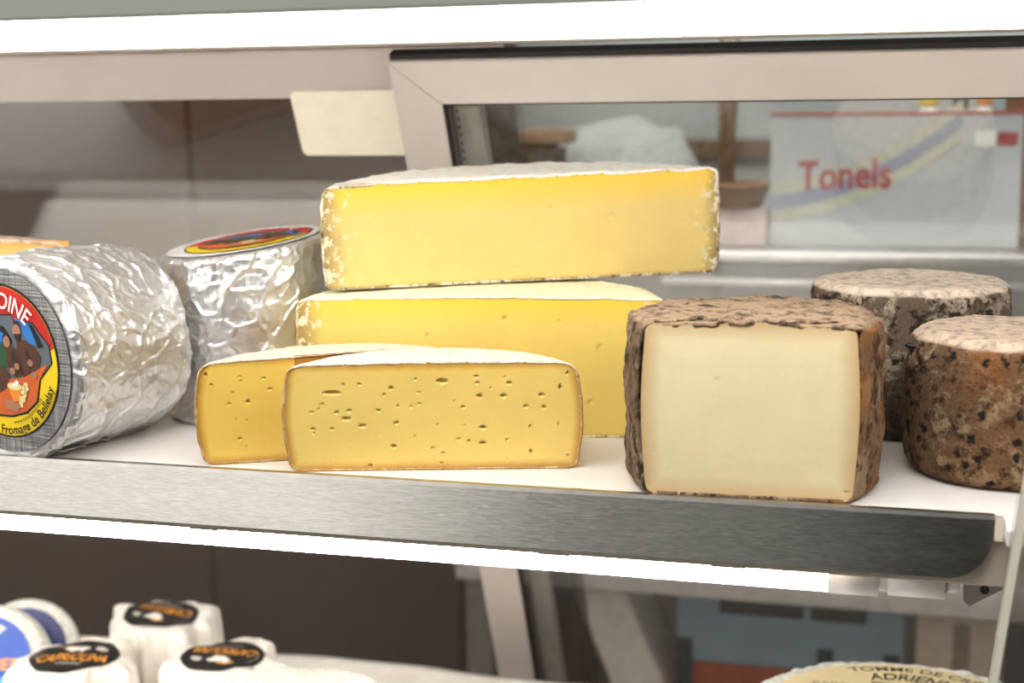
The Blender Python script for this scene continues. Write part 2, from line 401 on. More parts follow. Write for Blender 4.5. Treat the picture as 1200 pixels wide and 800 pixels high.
def wrap_paper():
    k = NT('waxed_paper', .42, 0, (240, 234, 226), .4)
    n = k.noise(40, 4); k.color(k.ramp(n, [(.3, (230, 222, 212)), (.7, (244, 240, 234))]))
    return k.bump(k.noise(160, 3), .3, .0008).m
M['wrap'] = wrap_paper()

# ------------------------------------------------------------------ the case (setting)
rail = box('trim_1', -1.5, .9, -.108, -.058, .3088, .42, M['rail_grey'], None, .002); tag(rail, kind='structure')
ceil = box('ceiling', -1.5, .9, -.058, .36, .335, .36, M['white_plastic'], None, .001); tag(ceil, kind='structure')
beam = box('trim_2', -1.5, .9, .262, .300, .2990, .335, M['beam'], None, .002); tag(beam, kind='structure')
lip = box('trim_3', -1.5, .9, .250, .262, .3085, .335, M['beam'], None, .0015); tag(lip, kind='structure')

# the two sliding rear doors lean forward at the top
T = .446; NRM = Vector((0, -1, -T)).normalized(); UP = Vector((0, -T, 1)).normalized()
def door_frame(off):
    """plane frame: local X along the case, local Y up the leaning door, local Z towards the customer"""
    m = Matrix.Identity(4); m.col[0][:3] = (1, 0, 0); m.col[1][:3] = UP; m.col[2][:3] = NRM
    m.translation = Vector((0, .43, 0))+NRM*off; return m
def up(z): return z*math.sqrt(1+T*T)
def door(name, x0, x1, off, ztop, zbot, wtop, wst, wbot, left=True, right=True):
    r = bpy.data.objects.new(name, None); COL.objects.link(r); r['kind'] = 'structure'; r.matrix_world = door_frame(off); r.empty_display_size = .02
    a, b = up(zbot), up(ztop)
    xl = wst if left else 0; xr = wst if right else 0                       # mitred corners at the top
    extrude_poly('top_rail', [(x0, b), (x1, b), (x1-xr, b-wtop), (x0+xl, b-wtop)], (-.016, .002), M['frame_white'], r, 'z', .0008)
    box('bottom_rail', x0, x1, a, a+wbot, -.016, .002, M['frame_white'], r, .0025)
    if left: extrude_poly('stile', [(x0, a+wbot), (x0+wst, a+wbot), (x0+wst, b-wtop-.0004), (x0, b-.0004)], (-.016, .0018), M['frame_white'], r, 'z', .0008)
    if right: extrude_poly('stile', [(x1-wst, a+wbot), (x1, a+wbot), (x1, b-.0004), (x1-wst, b-wtop-.0004)], (-.016, .0018), M['frame_white'], r, 'z', .0008)
    g = .006
    xa, xb = x0+(wst if left else 0), x1-(wst if right else 0)
    for zz in (-.006, -.030):                       # double glazing
        box('glass_pane', xa-g, xb+g, a+wbot-g, b-wtop+g, zz-.004, zz, M['glass'], r, 0)
    return r, xa, xb, a+wbot, b-wtop
d2, xa, xb, ya, yb = door('door_2', -.1885, .86, 0, .2865, -.58, .0405, .0435, .04)
box('gasket_or_shade', xa, xa+.0028, ya, yb, -.0055, .0005, M['dark_gap'], d2, 0)
box('gasket_or_shade', xa, xb, yb-.0016, yb, -.0055, .0005, M['dark_gap'], d2, 0)
sp = box('spacer_strip', xa+.006, xa+.030, ya, yb, -.0255, -.0105, plain('spacer_grey', (150, 146, 136), .4, var=.08, scale=30), d2, .0008)
bm = bmesh.new()
for k in range(110):
    y = ya+(yb-ya)*(k+.5)/110; add_box(bm, xa+.0075, xa+.0095, y-.0014, y+.0014, -.0106, -.0098)
o = bmo('spacer_perforation', bm, M['dark_gap'], sp); o['kind'] = 'stuff'
box('gasket_or_shade', -.1875, .86, yb+.041, yb+.0455, -.014, -.002, M['dark_gap'], d2, 0)  # dark strip standing in for the header's shadow above the door
d1, xa1, xb1, ya1, yb1 = door('door_1', -1.15, -.1, -.042, .3045, -.58, .072, .04, .04, True, False)
# cream card clipped over the left pane
cm = door_frame(-.036)
def rrect(x0, x1, y0, y1, r, n=5):
    P = []
    for cx, cy, a in ((x1-r, y1-r, 0), (x0+r, y1-r, 90), (x0+r, y0+r, 180), (x1-r, y0+r, 270)):
        for i in range(n+1): t = math.radians(a+90*i/n); P.append((cx+r*math.cos(t), cy+r*math.sin(t)))
    return P
card = extrude_poly('card', rrect(-.305, -.176, up(.187), up(.247), .006), (0, .0008), M['paper_card'], None, 'z', 0)
card.matrix_world = cm; tag(card, 'blank cream card hanging on the sliding glass beside the white frame', 'card')

# ------------------------------------------------------------------ shelf
sh = thing('display_shelf', 'white shelf with a brushed steel front rail carrying the large cheeses', 'shelf', (0, 0, 0))
box('shelf_board', -1.5, .62, .0015, .285, -.010, 0, M['shelf_white'], sh, .0008)
box('shelf_board', .3125, .62, -.026, .0012, -.010, 0, M['shelf_white'], sh, .0008)
box('shelf_body', -1.5, .62, .002, .02, -.0455, -.0102, M['body_beige'], sh, .0012)
box('shelf_underside', -1.5, .62, .0205, .283, -.022, -.0102, M['body_beige'], sh, .001)
bm = bmesh.new(); pts = [(-1.5, 0)]                      # price rail: leaning plate with a rounded lower right corner
L = .0395; rr = .028
pts = [(-1.5, .0004), (-1.5, -L), (.3065-rr, -L)]
for i in range(1, 13): a = math.radians(-90+90*i/12); pts.append((.3065-rr+rr*math.cos(a)*1.0, -L+rr+rr*math.sin(a)))
pts.append((.3072, .0004))
pl = extrude_poly('price_rail', pts, (-.0016, 0), M['steel'], sh, 'y', .0004)
pl.location = (0, .0, 0.0006); pl.rotation_euler = (math.radians(-15), 0, 0)
extrude_poly('rail_lip', [(-.0032, -.001), (.0030, -.001), (.0030, .0016), (-.0024, .0016)], (-1.5, .307), M['steel_plain'], sh, 'x')
extrude_poly('end_bracket', [(-.001, 0), (.0035, 0), (-.0035, -.0135), (-.0055, -.0135)], (.3072, .3122), M['body_beige'], sh, 'x')
for x in (-.235, .02, .135): box('rail_clip', x, x+.022, -.0112, -.0098, -.0412, -.0402, M['steel_plain'], sh, 0)

# ------------------------------------------------------------------ fluorescent tubes
def tube_lamp(name, label, x0, x1, y, z, r, clip):
    t = thing(name, label, 'lamp', ((x0+x1)/2, y, z), 0, 'fluorescent tubes of the case'); cx = (x0+x1)/2
    tube('tube', (x0-cx, 0, 0), (x1-cx, 0, 0), r, M['lamp'], t, 32)
    if clip:
        tube('end_cap', (x1-cx, 0, 0), (x1-cx+.032, 0, 0), r*1.12, M['white_plastic'], t, 32)
        tube('pin_collar', (x1-cx+.024, 0, .001), (x1-cx+.040, 0, .001), r*.82, M['white_plastic'], t, 24)
        s = tube('socket', (x1-cx+.038, 0, .0012), (x1-cx+.074, 0, .0012), r*1.08, M['white_plastic'], t, 32)
        tube('socket_bore', (x1-cx+.0735, 0, .0012), (x1-cx+.0745, 0, .0012), r*.72, M['dark_gap'], s, 24)
        tube('plug', (x1-cx+.0735, 0, .002), (x1-cx+.083, 0, .002), r*.6, M['white_plastic'], t, 20)
        br = extrude_poly('mounting_bracket', [(0, .012), (.0, -.006), (.004, -.0105), (.010, -.006), (.026, .004), (.026, .012)], (-.001, .001), M['steel_plain'], t, 'y')
        br.location = (x1-cx+.085, -.004, 0)
        tube('screw', (x1-cx+.098, -.006, .002), (x1-cx+.098, -.0035, .002), .003, M['dark_gap'], br, 12).matrix_parent_inverse = br.matrix_basis.inverted()
    return t
low = tube_lamp('tube_lamp', 'lit fluorescent tube under the steel fronted shelf, its white socket on show', -1.4, .207, .034, -.0592, .0086, True)
top = tube_lamp('tube_lamp', 'lit fluorescent tube along the top of the cheese case', -1.4, .80, -.075, .3003, .0085, False)
clip = extrude_poly('lamp_clip', rrect(.2975, .36, .3050, .330, .003), (-.0935, -.086), plain('clip_grey', (190, 184, 180), .4), top, 'y', .0006)
clip.matrix_parent_inverse = Matrix.Translation(top.location).inverted()
# ------------------------------------------------------------------ cut cheeses
def ends_attr(po, xs, flip=False):
    w0, w1 = xs
    vals = [min(v.co.x-w0, (w1-v.co.x)*1.25) for v in po.data.vertices]
    at = po.data.attributes.new('edge_end', 'FLOAT', 'POINT'); at.data.foreach_set('value', vals)

# lower half wheel of the yellow stack
lo_ = thing('half_wheel_cheese', 'lower yellow half wheel of cheese standing on the shelf under the other one', 'cheese', (-.059, .1305, 0), 9)
pr = profile(.1420, .107, .009, .002, .0015, 30)
_, po = cut_wheel(lo_, pr, .142, .135, M['rind_hard_low'], M['paste_gruyere_low'], .002, .0008, 60, 3.3, [(.083, .028, .0022, .0024), (.09, .070, .0012, .003), (.062, .052, .001, .004), (.088, .085, .0026, .001), (-.04, .078, .0012, .003),
    (.045, .09, .0008, .0025), (.02, .092, .001, .003), (-.08, .082, .0016, .0007), (.06, .09, .001, .002), (-.10, .072, .001, .002)], 160, 70)
ends_attr(po, (-.140, .140))
# upper half wheel
hi = thing('half_wheel_cheese', 'upper yellow half wheel of cheese with a white flaky rind, lying across another', 'cheese', (-.0415, .2075, .1098), 28)
def lift(p): return Vector((p.x, p.y, p.z*(1+.45*max(0, p.y))))
pr = profile(.171, .0835, .007, .0015, .0015, 30)
_, po = cut_wheel(hi, pr, .171, .116, M['rind_hard'], M['paste_gruyere'], .0022, .0011, 55, 8.1, [(.045, .016, .0012, .002), (.015, .03, .001, .0015), (.02, .058, .0009, .003), (-.06, .045, .003, .0015), (.09, .04, .002, .0006), (-.035, .03, .001, .001),
    (.07, .05, .0008, .002), (-.01, .012, .0012, .0005)], 190, 64, None, .22, lift, 200)
ends_attr(po, (-.162, .162))
# two washed rind wedges
PF= [(-0.0285, 0.0591, 0.0028, 0.0016), (-0.0333, 0.0544, 0.0014, 0.001), (0.0073, 0.0635, 0.0064, 0.0028), (-0.0093, 0.0556, 0.0023, 0.0007), (-0.0086, 0.0477, 0.0017, 0.0006), (-0.0146, 0.0457, 0.0014, 0.0006), (-0.0254, 0.0344, 0.0026, 0.0016), (-0.0375, 0.0431, 0.0028, 0.001), (-0.0277, 0.0175, 0.0037, 0.002), (0.0033, 0.0329, 0.0011, 0.001), (-0.0004, 0.016, 0.0017, 0.0009), (0.0066, 0.0125, 0.0014, 0.0009), (0.0051, 0.0052, 0.0014, 0.0009), (0.0309, 0.0666, 0.0031, 0.0013), (0.0315, 0.062, 0.0023, 0.0011), (0.033, 0.0528, 0.0036, 0.002), (0.0213, 0.045, 0.0026, 0.0013), (0.0224, 0.0319, 0.0014, 0.0006), (0.0351, 0.0303, 0.0043, 0.002), (0.0346, 0.0191, 0.0048, 0.002), (0.0247, 0.0206, 0.0017, 0.0014), (0.0182, 0.022, 0.0036, 0.0007), (0.0509, 0.0661, 0.0014, 0.0007), (0.0537, 0.0616, 0.0037, 0.0014), (0.0499, 0.0527, 0.0037, 0.002), (0.0653, 0.045, 0.0031, 0.0013), (0.0777, 0.0442, 0.0023, 0.002), (0.0761, 0.0531, 0.0043, 0.0016), (0.0892, 0.0582, 0.0014, 0.0031), (0.0942, 0.0681, 0.0009, 0.002), (0.0882, 0.0324, 0.0013, 0.0007), (0.0681, 0.0128, 0.001, 0.002), (0.0681, 0.0306, 0.0009, 0.0017), (-0.0114, 0.0653, 0.001, 0.0009), (-0.0128, 0.0246, 0.0009, 0.0006), (-0.0239, 0.0463, 0.001, 0.0009), (0.0519, 0.0213, 0.0014, 0.0009), (0.0409, 0.0583, 0.0007, 0.0006), (0.0154, 0.0494, 0.0009, 0.0006), (0.0941, 0.0098, 0.0011, 0.0007), (0.0514, 0.007, 0.0009, 0.0006), (-0.0698, 0.0563, 0.0114, 0.002), (-0.0618, 0.0624, 0.0017, 0.0009), (-0.0505, 0.0621, 0.0023, 0.001), (-0.0768, 0.0483, 0.002, 0.001), (-0.0667, 0.0421, 0.0026, 0.0013), (-0.0581, 0.0434, 0.0026, 0.0013), (-0.0602, 0.0376, 0.0057, 0.002), (-0.0494, 0.0324, 0.0064, 0.0013), (-0.084, 0.0304, 0.0026, 0.0013), (-0.0705, 0.0306, 0.0031, 0.0007), (-0.0837, 0.0275, 0.0014, 0.0007), (-0.0447, 0.004, 0.002, 0.0013), (-0.0848, 0.0425, 0.0021, 0.0006), (-0.0795, 0.0446, 0.0011, 0.0006)]
PW= [(0.0062, 0.0664, 0.0011, 0.002), (0.0097, 0.0586, 0.0024, 0.0013), (0.0296, 0.0639, 0.0024, 0.0007), (0.0306, 0.0604, 0.002, 0.0006), (0.0245, 0.0525, 0.0013, 0.0006), (0.0348, 0.045, 0.0027, 0.0016), (0.0213, 0.0444, 0.0014, 0.0009), (0.0275, 0.0184, 0.0026, 0.0014), (0.0318, 0.0123, 0.0007, 0.0006), (0.0509, 0.0534, 0.0028, 0.001), (0.0467, 0.0618, 0.002, 0.0009), (0.0256, 0.0329, 0.0007, 0.0004), (0.0331, 0.0314, 0.001, 0.0006)]

wf = thing('cheese_wedge', 'front yellow wedge peppered with small holes, its foot at the steel rail', 'cheese', (-.0653, .0312, .0002), 14.35)
pr = profile(.120, .0765, .0085, .0015, .0025, 30, re_top=.010)
def lift2(p): return Vector((p.x, p.y, p.z*(1+.75*max(0, p.y)*(1-max(0, p.y)/.13))))
cut_wheel(wf, pr, .120, .0575, M['rind_washed'], M['paste_semi'], .0016, .0005, 90, 1.0, PF, 330, 120, facerough=.00012, warp=lift2)
wl = thing('cheese_wedge', 'yellow wedge with few holes standing behind the front wedge, beside the foil wheel', 'cheese', (-.2326, .0076, .0002), 25)
# local frame of the left wedge: its visible face runs from the origin along +X
Rw = .120; ctr = Matrix.Rotation(math.radians(-25), 3, 'Z') @ Vector((-.113+.2312, -.014-.0058, 0))
n2 = Matrix.Rotation(math.radians(-25), 3, 'Z') @ Vector((-.574, .819, 0)); p2 = Matrix.Rotation(math.radians(-25), 3, 'Z') @ Vector((-.1690+.2312, .0352-.0058, 0))
half = math.sqrt(max(Rw*Rw-ctr.y*ctr.y, 0))
prw = profile(.120, .0750, .0085, .003, .0025, 30, re_top=.011)
sub = thing('tmp_root', None, None)
def shift(v): return lift2(v)+Vector((ctr.x, 0, 0))
_r2, po = cut_wheel(wl, prw, .120, ctr.y+.120, M['rind_washed_back'], M['paste_semi_back'], .0016, .0005, 90, 5.0, [(a-ctr.x, b, c, d) for a, b, c, d in PW], 150, 120,
    [((0, 0, 0), (0, -1, 0)), ((p2.x-ctr.x, p2.y, 0), tuple(-n2))], 0, shift, urange=(p2.x-ctr.x), facerough=.00012)
bpy.data.objects.remove(sub)
# hidden second cut of the left wedge, facing the front wedge
u2 = Vector((n2.y, -n2.x, 0)); V = []; F = []
for j in range(13):
    z = .001+.0735*j/12; 
    for i in range(21):
        q = p2+n2*.0008+u2*(.150*i/20-.0)*1.0; V.append((q.x, q.y, z))
for j in range(12):
    for i in range(20):
        a = j*21+i; F.append((a, a+1, a+22, a+21))
keep = [f for f in F if all((Vector(V[i])-Vector((ctr.x, ctr.y, 0))).xy.length < .117 for i in f)]
us = sorted({i for f in keep for i in f}); rm = {i: k for k, i in enumerate(us)}
pyd('side_cut', [V[i] for i in us], [tuple(rm[i] for i in f) for f in keep], M['paste_semi_back'], wl)

# pale block: a small tall wheel with a slice taken off its front
bl = thing('half_wheel_cheese', 'tall ivory cut cheese with a rough brown rind at the shelf edge', 'cheese', (.1558, .0048, .0002), 2.5)
def squareup(v): return v
prb = profile(.0825, .1145, .0085, .003, .0022, 34, re_top=.0065)
cut_wheel(bl, prb, .0825, .1285, M['rind_block'], M['paste_tomme'], .0030, .0022, 34, 2.2, [(-.020, .079, .0010, .0010), (-.020, .066, .0010, .0010), (.004, .047, .0006, .0006), (-.023, .034, .0006, .0006), (.062, .008, .0016, .0008)], 120, 100, facerough=.00012)
# torn ridge of rind along the top front edge
bm = bmesh.new()
for k in range(46):
    x = -.058+.118*k/45+random.uniform(-.001, .001); w = random.uniform(.004, .011); h = random.uniform(.0008, .0026)
    mt = Matrix.Translation((x, random.uniform(.0005, .012), .1160+random.uniform(-.0006, .0008))) @ Matrix.Rotation(random.uniform(-.3, .3), 4, 'Z') @ Matrix.Rotation(random.uniform(-.25, .25), 4, 'X')
    add_box(bm, -w/2, w/2, -.0016, .0022, -h/2, h/2, .0005, 1, mt)
o = bmo('rind_flakes', bm, M['rind_block'], bl, True); o['kind'] = 'stuff'

# whole brown wheels on the right
def whole(name, label, loc, R, H, sq, mat, seed, amp, bulge, re, dome, sink=0.0):
    t = thing(name, label, 'cheese', loc, 0, 'whole brown cheeses on the shelf')
    def disp(p):
        rr = math.hypot(p.x, p.y) or 1; d = amp*fbm(p, 26, seed)+amp*.35*ridged(p, 70, seed+4)-amp*.2
        k = min(1, rr/R*1.15); zf = 1 if p.z > H*.4 else .3
        q = p+Vector((p.x/rr*d*k, p.y/rr*d*k, d*.45*zf)); q.z = max(q.z, 0.0)
        q.z += sink*p.x*(p.z/H); return q
    lathe('rind', profile(R, H, re, dome, bulge, 40), mat, t, 220, disp, sq)
    return t
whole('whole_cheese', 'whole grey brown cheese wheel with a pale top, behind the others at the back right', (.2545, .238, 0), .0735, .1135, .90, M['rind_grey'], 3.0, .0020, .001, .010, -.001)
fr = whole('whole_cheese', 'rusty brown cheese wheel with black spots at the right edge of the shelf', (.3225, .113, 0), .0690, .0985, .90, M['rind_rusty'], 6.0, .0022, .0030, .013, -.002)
whole_knob = lathe('rind_scab', [(0, -.003), (.003, -.003), (.0055, -.001), (.006, .001), (.004, .003), (0, .0034)], M['black'], fr, 20, lambda p: p+Vector((0, 0, .001*noise.noise(p*400))), .7)
whole_knob.location = (-.0632, -.022, .0885); whole_knob.scale = (1.5, 1, .8)

# pale orange slab behind the lying foil wheel
sl = thing('cheese_slab', 'pale orange cheese slab mostly hidden behind the lying foil wheel', 'cheese', (-.555, .147, 0), 3)
cut_wheel(sl, profile(.140, .1425, .008, .002, .001, 26), .140, .085, M['rind_slab'], M['paste_slab'], .0025, .0010, 50, 12., (), 60, 30,
    [((0, 0, 0), (0, -1, 0)), ((.134, 0, 0), (.41, .912, 0))], urange=.134)
V = []; F = []
for j in range(9):
    for i in range(13): V.append((.133-.912*.2*i/12, .41*.2*i/12-.0008, .002+.131*j/8))
for j in range(8):
    for i in range(12): a = j*13+i; F.append((a, a+1, a+14, a+13))
pyd('side_cut', V, F, M['paste_slab'], sl)

# ------------------------------------------------------------------ foil wheels and their round label
def P(px, py): return ((px-3)/72.0, (424-py)/91.0)          # artwork sheet to label units (radius 1)
MATL = ['black', 'yellow', 'red', 'white', 'grey', 'blue', 'green', 'brown', 'darkbrown', 'skin', 'orange', 'cheese', 'cream', 'amber']
I = {n: i for i, n in enumerate(MATL)}
def round_label(R, parent, mtx):
    f = Flat(); S = lambda pts: [(x*R, y*R) for x, y in pts]; dz = .00012
    f.disc(R, 0, I['black']); f.disc(R*.972, dz, I['yellow'])
    pts = [(.968*math.cos(math.radians(a)), .968*math.sin(math.radians(a))) for a in range(14, 205, 5)]
    pts += [(-.72, -.28), (-.5, .2), (.3, .3), (.62, .10)]
    f.poly(S(pts), 2*dz, I['red'])
    pic = [P(66, 420), P(64, 400), P(53, 387), P(45, 376), P(21, 376), P(19, 369), P(-8, 371), P(-30, 382), P(-44, 402), P(-52, 440), P(-40, 470), P(-15, 489), P(10, 488), P(30, 481), P(45, 466), P(50, 440)]
    cx = sum(p[0] for p in pic)/len(pic); cy = sum(p[1] for p in pic)/len(pic)
    f.poly(S([(cx+(x-cx)*1.03, cy+(y-cy)*1.03) for x, y in pic]), 3*dz, I['black']); f.poly(S(pic), 4*dz, I['grey'])
    def pg(c, z, *q): f.poly(S([P(*k) for k in q]), z*dz, I[c])
    pg('blue', 5, (22, 371), (44, 377), (50, 400), (40, 402), (30, 384)); pg('black', 6, (40, 376), (46, 378), (58, 402), (52, 404))
    pg('blue', 5, (-12, 388), (4, 384), (12, 396), (2, 404), (-12, 402)); pg('green', 5, (-14, 402), (10, 400), (14, 430), (-14, 438))
    pg('black', 6, (-2, 381), (8, 383), (18, 398), (16, 404), (6, 390), (-6, 385)); pg('green', 5, (44, 384), (52, 388), (58, 402), (50, 404))
    pg('blue', 5, (-40, 404), (-24, 390), (-22, 410), (-42, 420)); pg('green', 5, (-42, 420), (-22, 410), (-20, 434), (-44, 440))
    pg('orange', 7, (-50, 446), (-8, 448), (30, 440), (62, 421), (50, 441), (44, 466), (30, 480), (10, 487), (-14, 488), (-40, 470))
    pg('brown', 8, (24, 398), (34, 396), (46, 402), (54, 414), (50, 428), (30, 440), (22, 424)); pg('darkbrown', 9, (34, 410), (38, 408), (44, 424), (38, 432))     # standing brothers
    pg('brown', 8, (8, 406), (18, 404), (28, 414), (30, 436), (20, 442), (10, 430)); pg('darkbrown', 9, (14, 412), (19, 410), (26, 434), (20, 440))
    pg('brown', 8, (-12, 432), (6, 430), (12, 440), (6, 456), (-6, 464), (-14, 458)); pg('brown', 8, (-40, 430), (-26, 424), (-16, 440), (-24, 458), (-42, 456))
    f.disc(.075*R, 10*dz, I['skin'], P(25, 386)[0]*R, P(25, 386)[1]*R, .085*R, 20); f.disc(.07*R, 9*dz, I['darkbrown'], P(26, 382)[0]*R, P(26, 382)[1]*R, .085*R, 20)
    pg('darkbrown', 11, (21, 390), (30, 389), (29, 397), (24, 398))
    f.disc(.06*R, 10*dz, I['skin'], P(11, 400)[0]*R, P(11, 400)[1]*R, .075*R, 20); f.disc(.055*R, 9*dz, I['darkbrown'], P(9.5, 396)[0]*R, P(9.5, 396)[1]*R, .06*R, 20)
    f.disc(.075*R, 10*dz, I['skin'], P(-30, 418)[0]*R, P(-30, 418)[1]*R, .085*R, 20)
    for q in ((40, 422), (22, 428), (16, 434), (44, 436)): f.disc(.05*R, 11*dz, I['skin'], P(*q)[0]*R, P(*q)[1]*R, .045*R, 14)
    pg('skin', 11, (2, 468), (16, 470), (24, 474), (18, 482), (4, 480))
    pg('cheese', 11, (9, 455), (26, 450), (30, 468), (14, 470)); f.disc(.13*R, 12*dz, I['cream'], P(17, 452)[0]*R, P(17, 452)[1]*R, .05*R, 24); pg('white', 13, (14, 452), (20, 444), (24, 446), (19, 453))
    rnd = random.Random(3)
    for k in range(26):
        t = k/25; q = (33-9*t+rnd.uniform(-3, 3), 448+24*t+rnd.uniform(-2, 2)); f.disc(.028*R, (12+k % 3*.4)*dz, I['cream' if k % 3 else 'white'], P(*q)[0]*R, P(*q)[1]*R, None, 8)
    o = f.build('label', [PRINT[n] for n in MATL], parent, mtx)
    def arc_top(a0, a1, rb, sc):
        def fn(u, y): a = math.radians(a0+(a1-a0)*u); r = (rb+y*sc)*R; return (r*math.cos(a), r*math.sin(a))
        return fn
    def arc_bot(a0, a1, rb, sc):
        def fn(u, y): a = math.radians(a0+(a1-a0)*u); r = (rb-y*sc)*R; return (r*math.cos(a), r*math.sin(a))
        return fn
    lines = (('TÊTE DE MOINE', arc_top(184, 46, .69, .30), 'white', .012),
             ('Fromage de Bellelay', arc_bot(-97, -16, .945, .165), 'black', .02),
             ('www.tetedemoine.ch', arc_bot(-80, -32, .815, .08), 'black', .006))
    for body, fn, col, off in lines:
        t = Flat(); t.text(body, fn, 14*dz, 0, off); t.build('lettering', [PRINT[col]], o, mtx)
    return o

def crumple(p, seed, a):
    return a*(.55*ridged(p, 13, seed, 3)+.30*ridged(Vector((p.x, p.y, p.z*.45)), 38, seed+7, 2)+.05*ridged(p, 95, seed+3, 2)+.30*crease(p, 40, seed, .13)+.16*crease(p, 95, seed+2, .16)-.42)
def foil_wheel(name, label, R, H, re, seed, amp, floor_y, mtx_root, facemat):
    t = thing(name, label, 'cheese', group='cheeses wrapped in silver foil'); t.matrix_world = mtx_root
    def disp(p):
        rr = math.hypot(p.x, p.y) or 1e-6; side = min(1, max(0, (rr-R*.80)/(R*.16)))
        top = p.z > H*.5
        d = crumple(p, seed, amp)*side
        q = p+Vector((p.x/rr*d, p.y/rr*d, d*.5*(1 if 0.006 < p.z < H-.006 else .25)))
        if floor_y: q.y = max(q.y, floor_y)
        return q
    lathe('foil', profile(R, H, re, 0, .0012, 90, 10, 9), M['foil'], t, 420, disp)
    return t
# lying wheel: axis into the case, label face towards the customer
ax = Vector((.255, .967, 0)).normalized()
lz = -ax; lx = Vector((0, 0, 1)).cross(lz).normalized(); ly = lz.cross(lx)
def frame(o, x, y, z):
    m = Matrix.Identity(4); m.col[0][:3] = x; m.col[1][:3] = y; m.col[2][:3] = z; m.translation = o; return m
Rf = .0725; cz = .0722; face_o = Vector((-.3852, .0045, cz))
mroot = frame(face_o+ax*.120, lx, ly, lz)
f1 = foil_wheel('foil_wrapped_cheese', 'silver foil wheel lying on its side at the left, round label facing out', Rf, .120, .006, 2.0, .0046, -cz, mroot, None)
bm = bmesh.new(); bmesh.ops.create_circle(bm, cap_ends=True, segments=96, radius=.0685)
ff = bmo('end_face', bm, M['foil_face'], f1); ff.location = (0, 0, .1216)
lf = round_label(.0575, f1, Matrix.Translation((0, 0, .1220)))
bm = bmesh.new()                                                     # loose flap of foil under the lying wheel
rnd = random.Random(5); n = 26
for j in range(5):
    for i in range(n+1): bm.verts.new((.0+.035*j/4+.004*rnd.uniform(-1, 1), -.0706+.0004*j+.0016*rnd.random(), .012+.095*i/n))
bm.verts.ensure_lookup_table()
for j in range(4):
    for i in range(n): a = j*(n+1)+i; bm.faces.new([bm.verts[a], bm.verts[a+1], bm.verts[a+n+2], bm.verts[a+n+1]])
fl = bmo('foil_flap', bm, M['foil'], f1, False); so = fl.modifiers.new('t', 'SOLIDIFY'); so.thickness = .0006
# upright wheel, top leaning a little
mroot = Matrix.Translation((-.2735, .178, .0)) @ Matrix.Rotation(math.radians(0), 4, 'Z')
f2 = foil_wheel('foil_wrapped_cheese', 'silver foil wheel standing upright behind, round label on its top', .0660, .1415, .006, 9.0, .0040, None, mroot, None)
for o in f2.children:
    for v in o.data.vertices: v.co.z *= 1+.75*v.co.x+.55*v.co.y
shear = Matrix(((1, 0, 0, 0), (0, 1, 0, 0), (.75*.1425, .55*.1425, 1, .1428), (0, 0, 0, 1)))
bm = bmesh.new(); bmesh.ops.create_circle(bm, cap_ends=True, segments=96, radius=.0625)
tp = bmo('end_face', bm, M['foil_top'], f2); tp.data.transform(shear)
round_label(.0520, f2, shear @ Matrix.Translation((.004, 0, .0005)) @ Matrix.Rotation(math.radians(-10), 4, 'Z'))

# ------------------------------------------------------------------ lower deck
dk = thing('display_deck', 'white lower deck of the case under the shelf', 'shelf', (0, .1, -.40))
box('deck_board', -1.05, .75, -.25, .40, 0, .02, M['white_plastic'], dk, .002)
def sheet(name, label, x0, x1, y0, y1, z, seed, amp):
    V = []; F = []; nx, ny = 90, 50
    for j in range(ny+1):
        for i in range(nx+1):
            x = x0+(x1-x0)*i/nx; y = y0+(y1-y0)*j/ny+.012*noise.noise(Vector((x*9, seed, 0)))*(j/ny); V.append((x, y, z+amp*(.75+.5*noise.noise(Vector((x*7, y*3, seed))))*(j/ny)**9))
    for j in range(ny):
        for i in range(nx): a = j*(nx+1)+i; F.append((a, a+1, a+nx+2, a+nx+1))
    o = pyd(name, V, F, M['wrap']); m = o.modifiers.new('t', 'SOLIDIFY'); m.thickness = .0006; return tag(o, label, 'paper')
sheet('paper_liner', 'wavy white paper lining the lower deck', -.95, .02, .05, .500, -.3690, 4.0, .011)

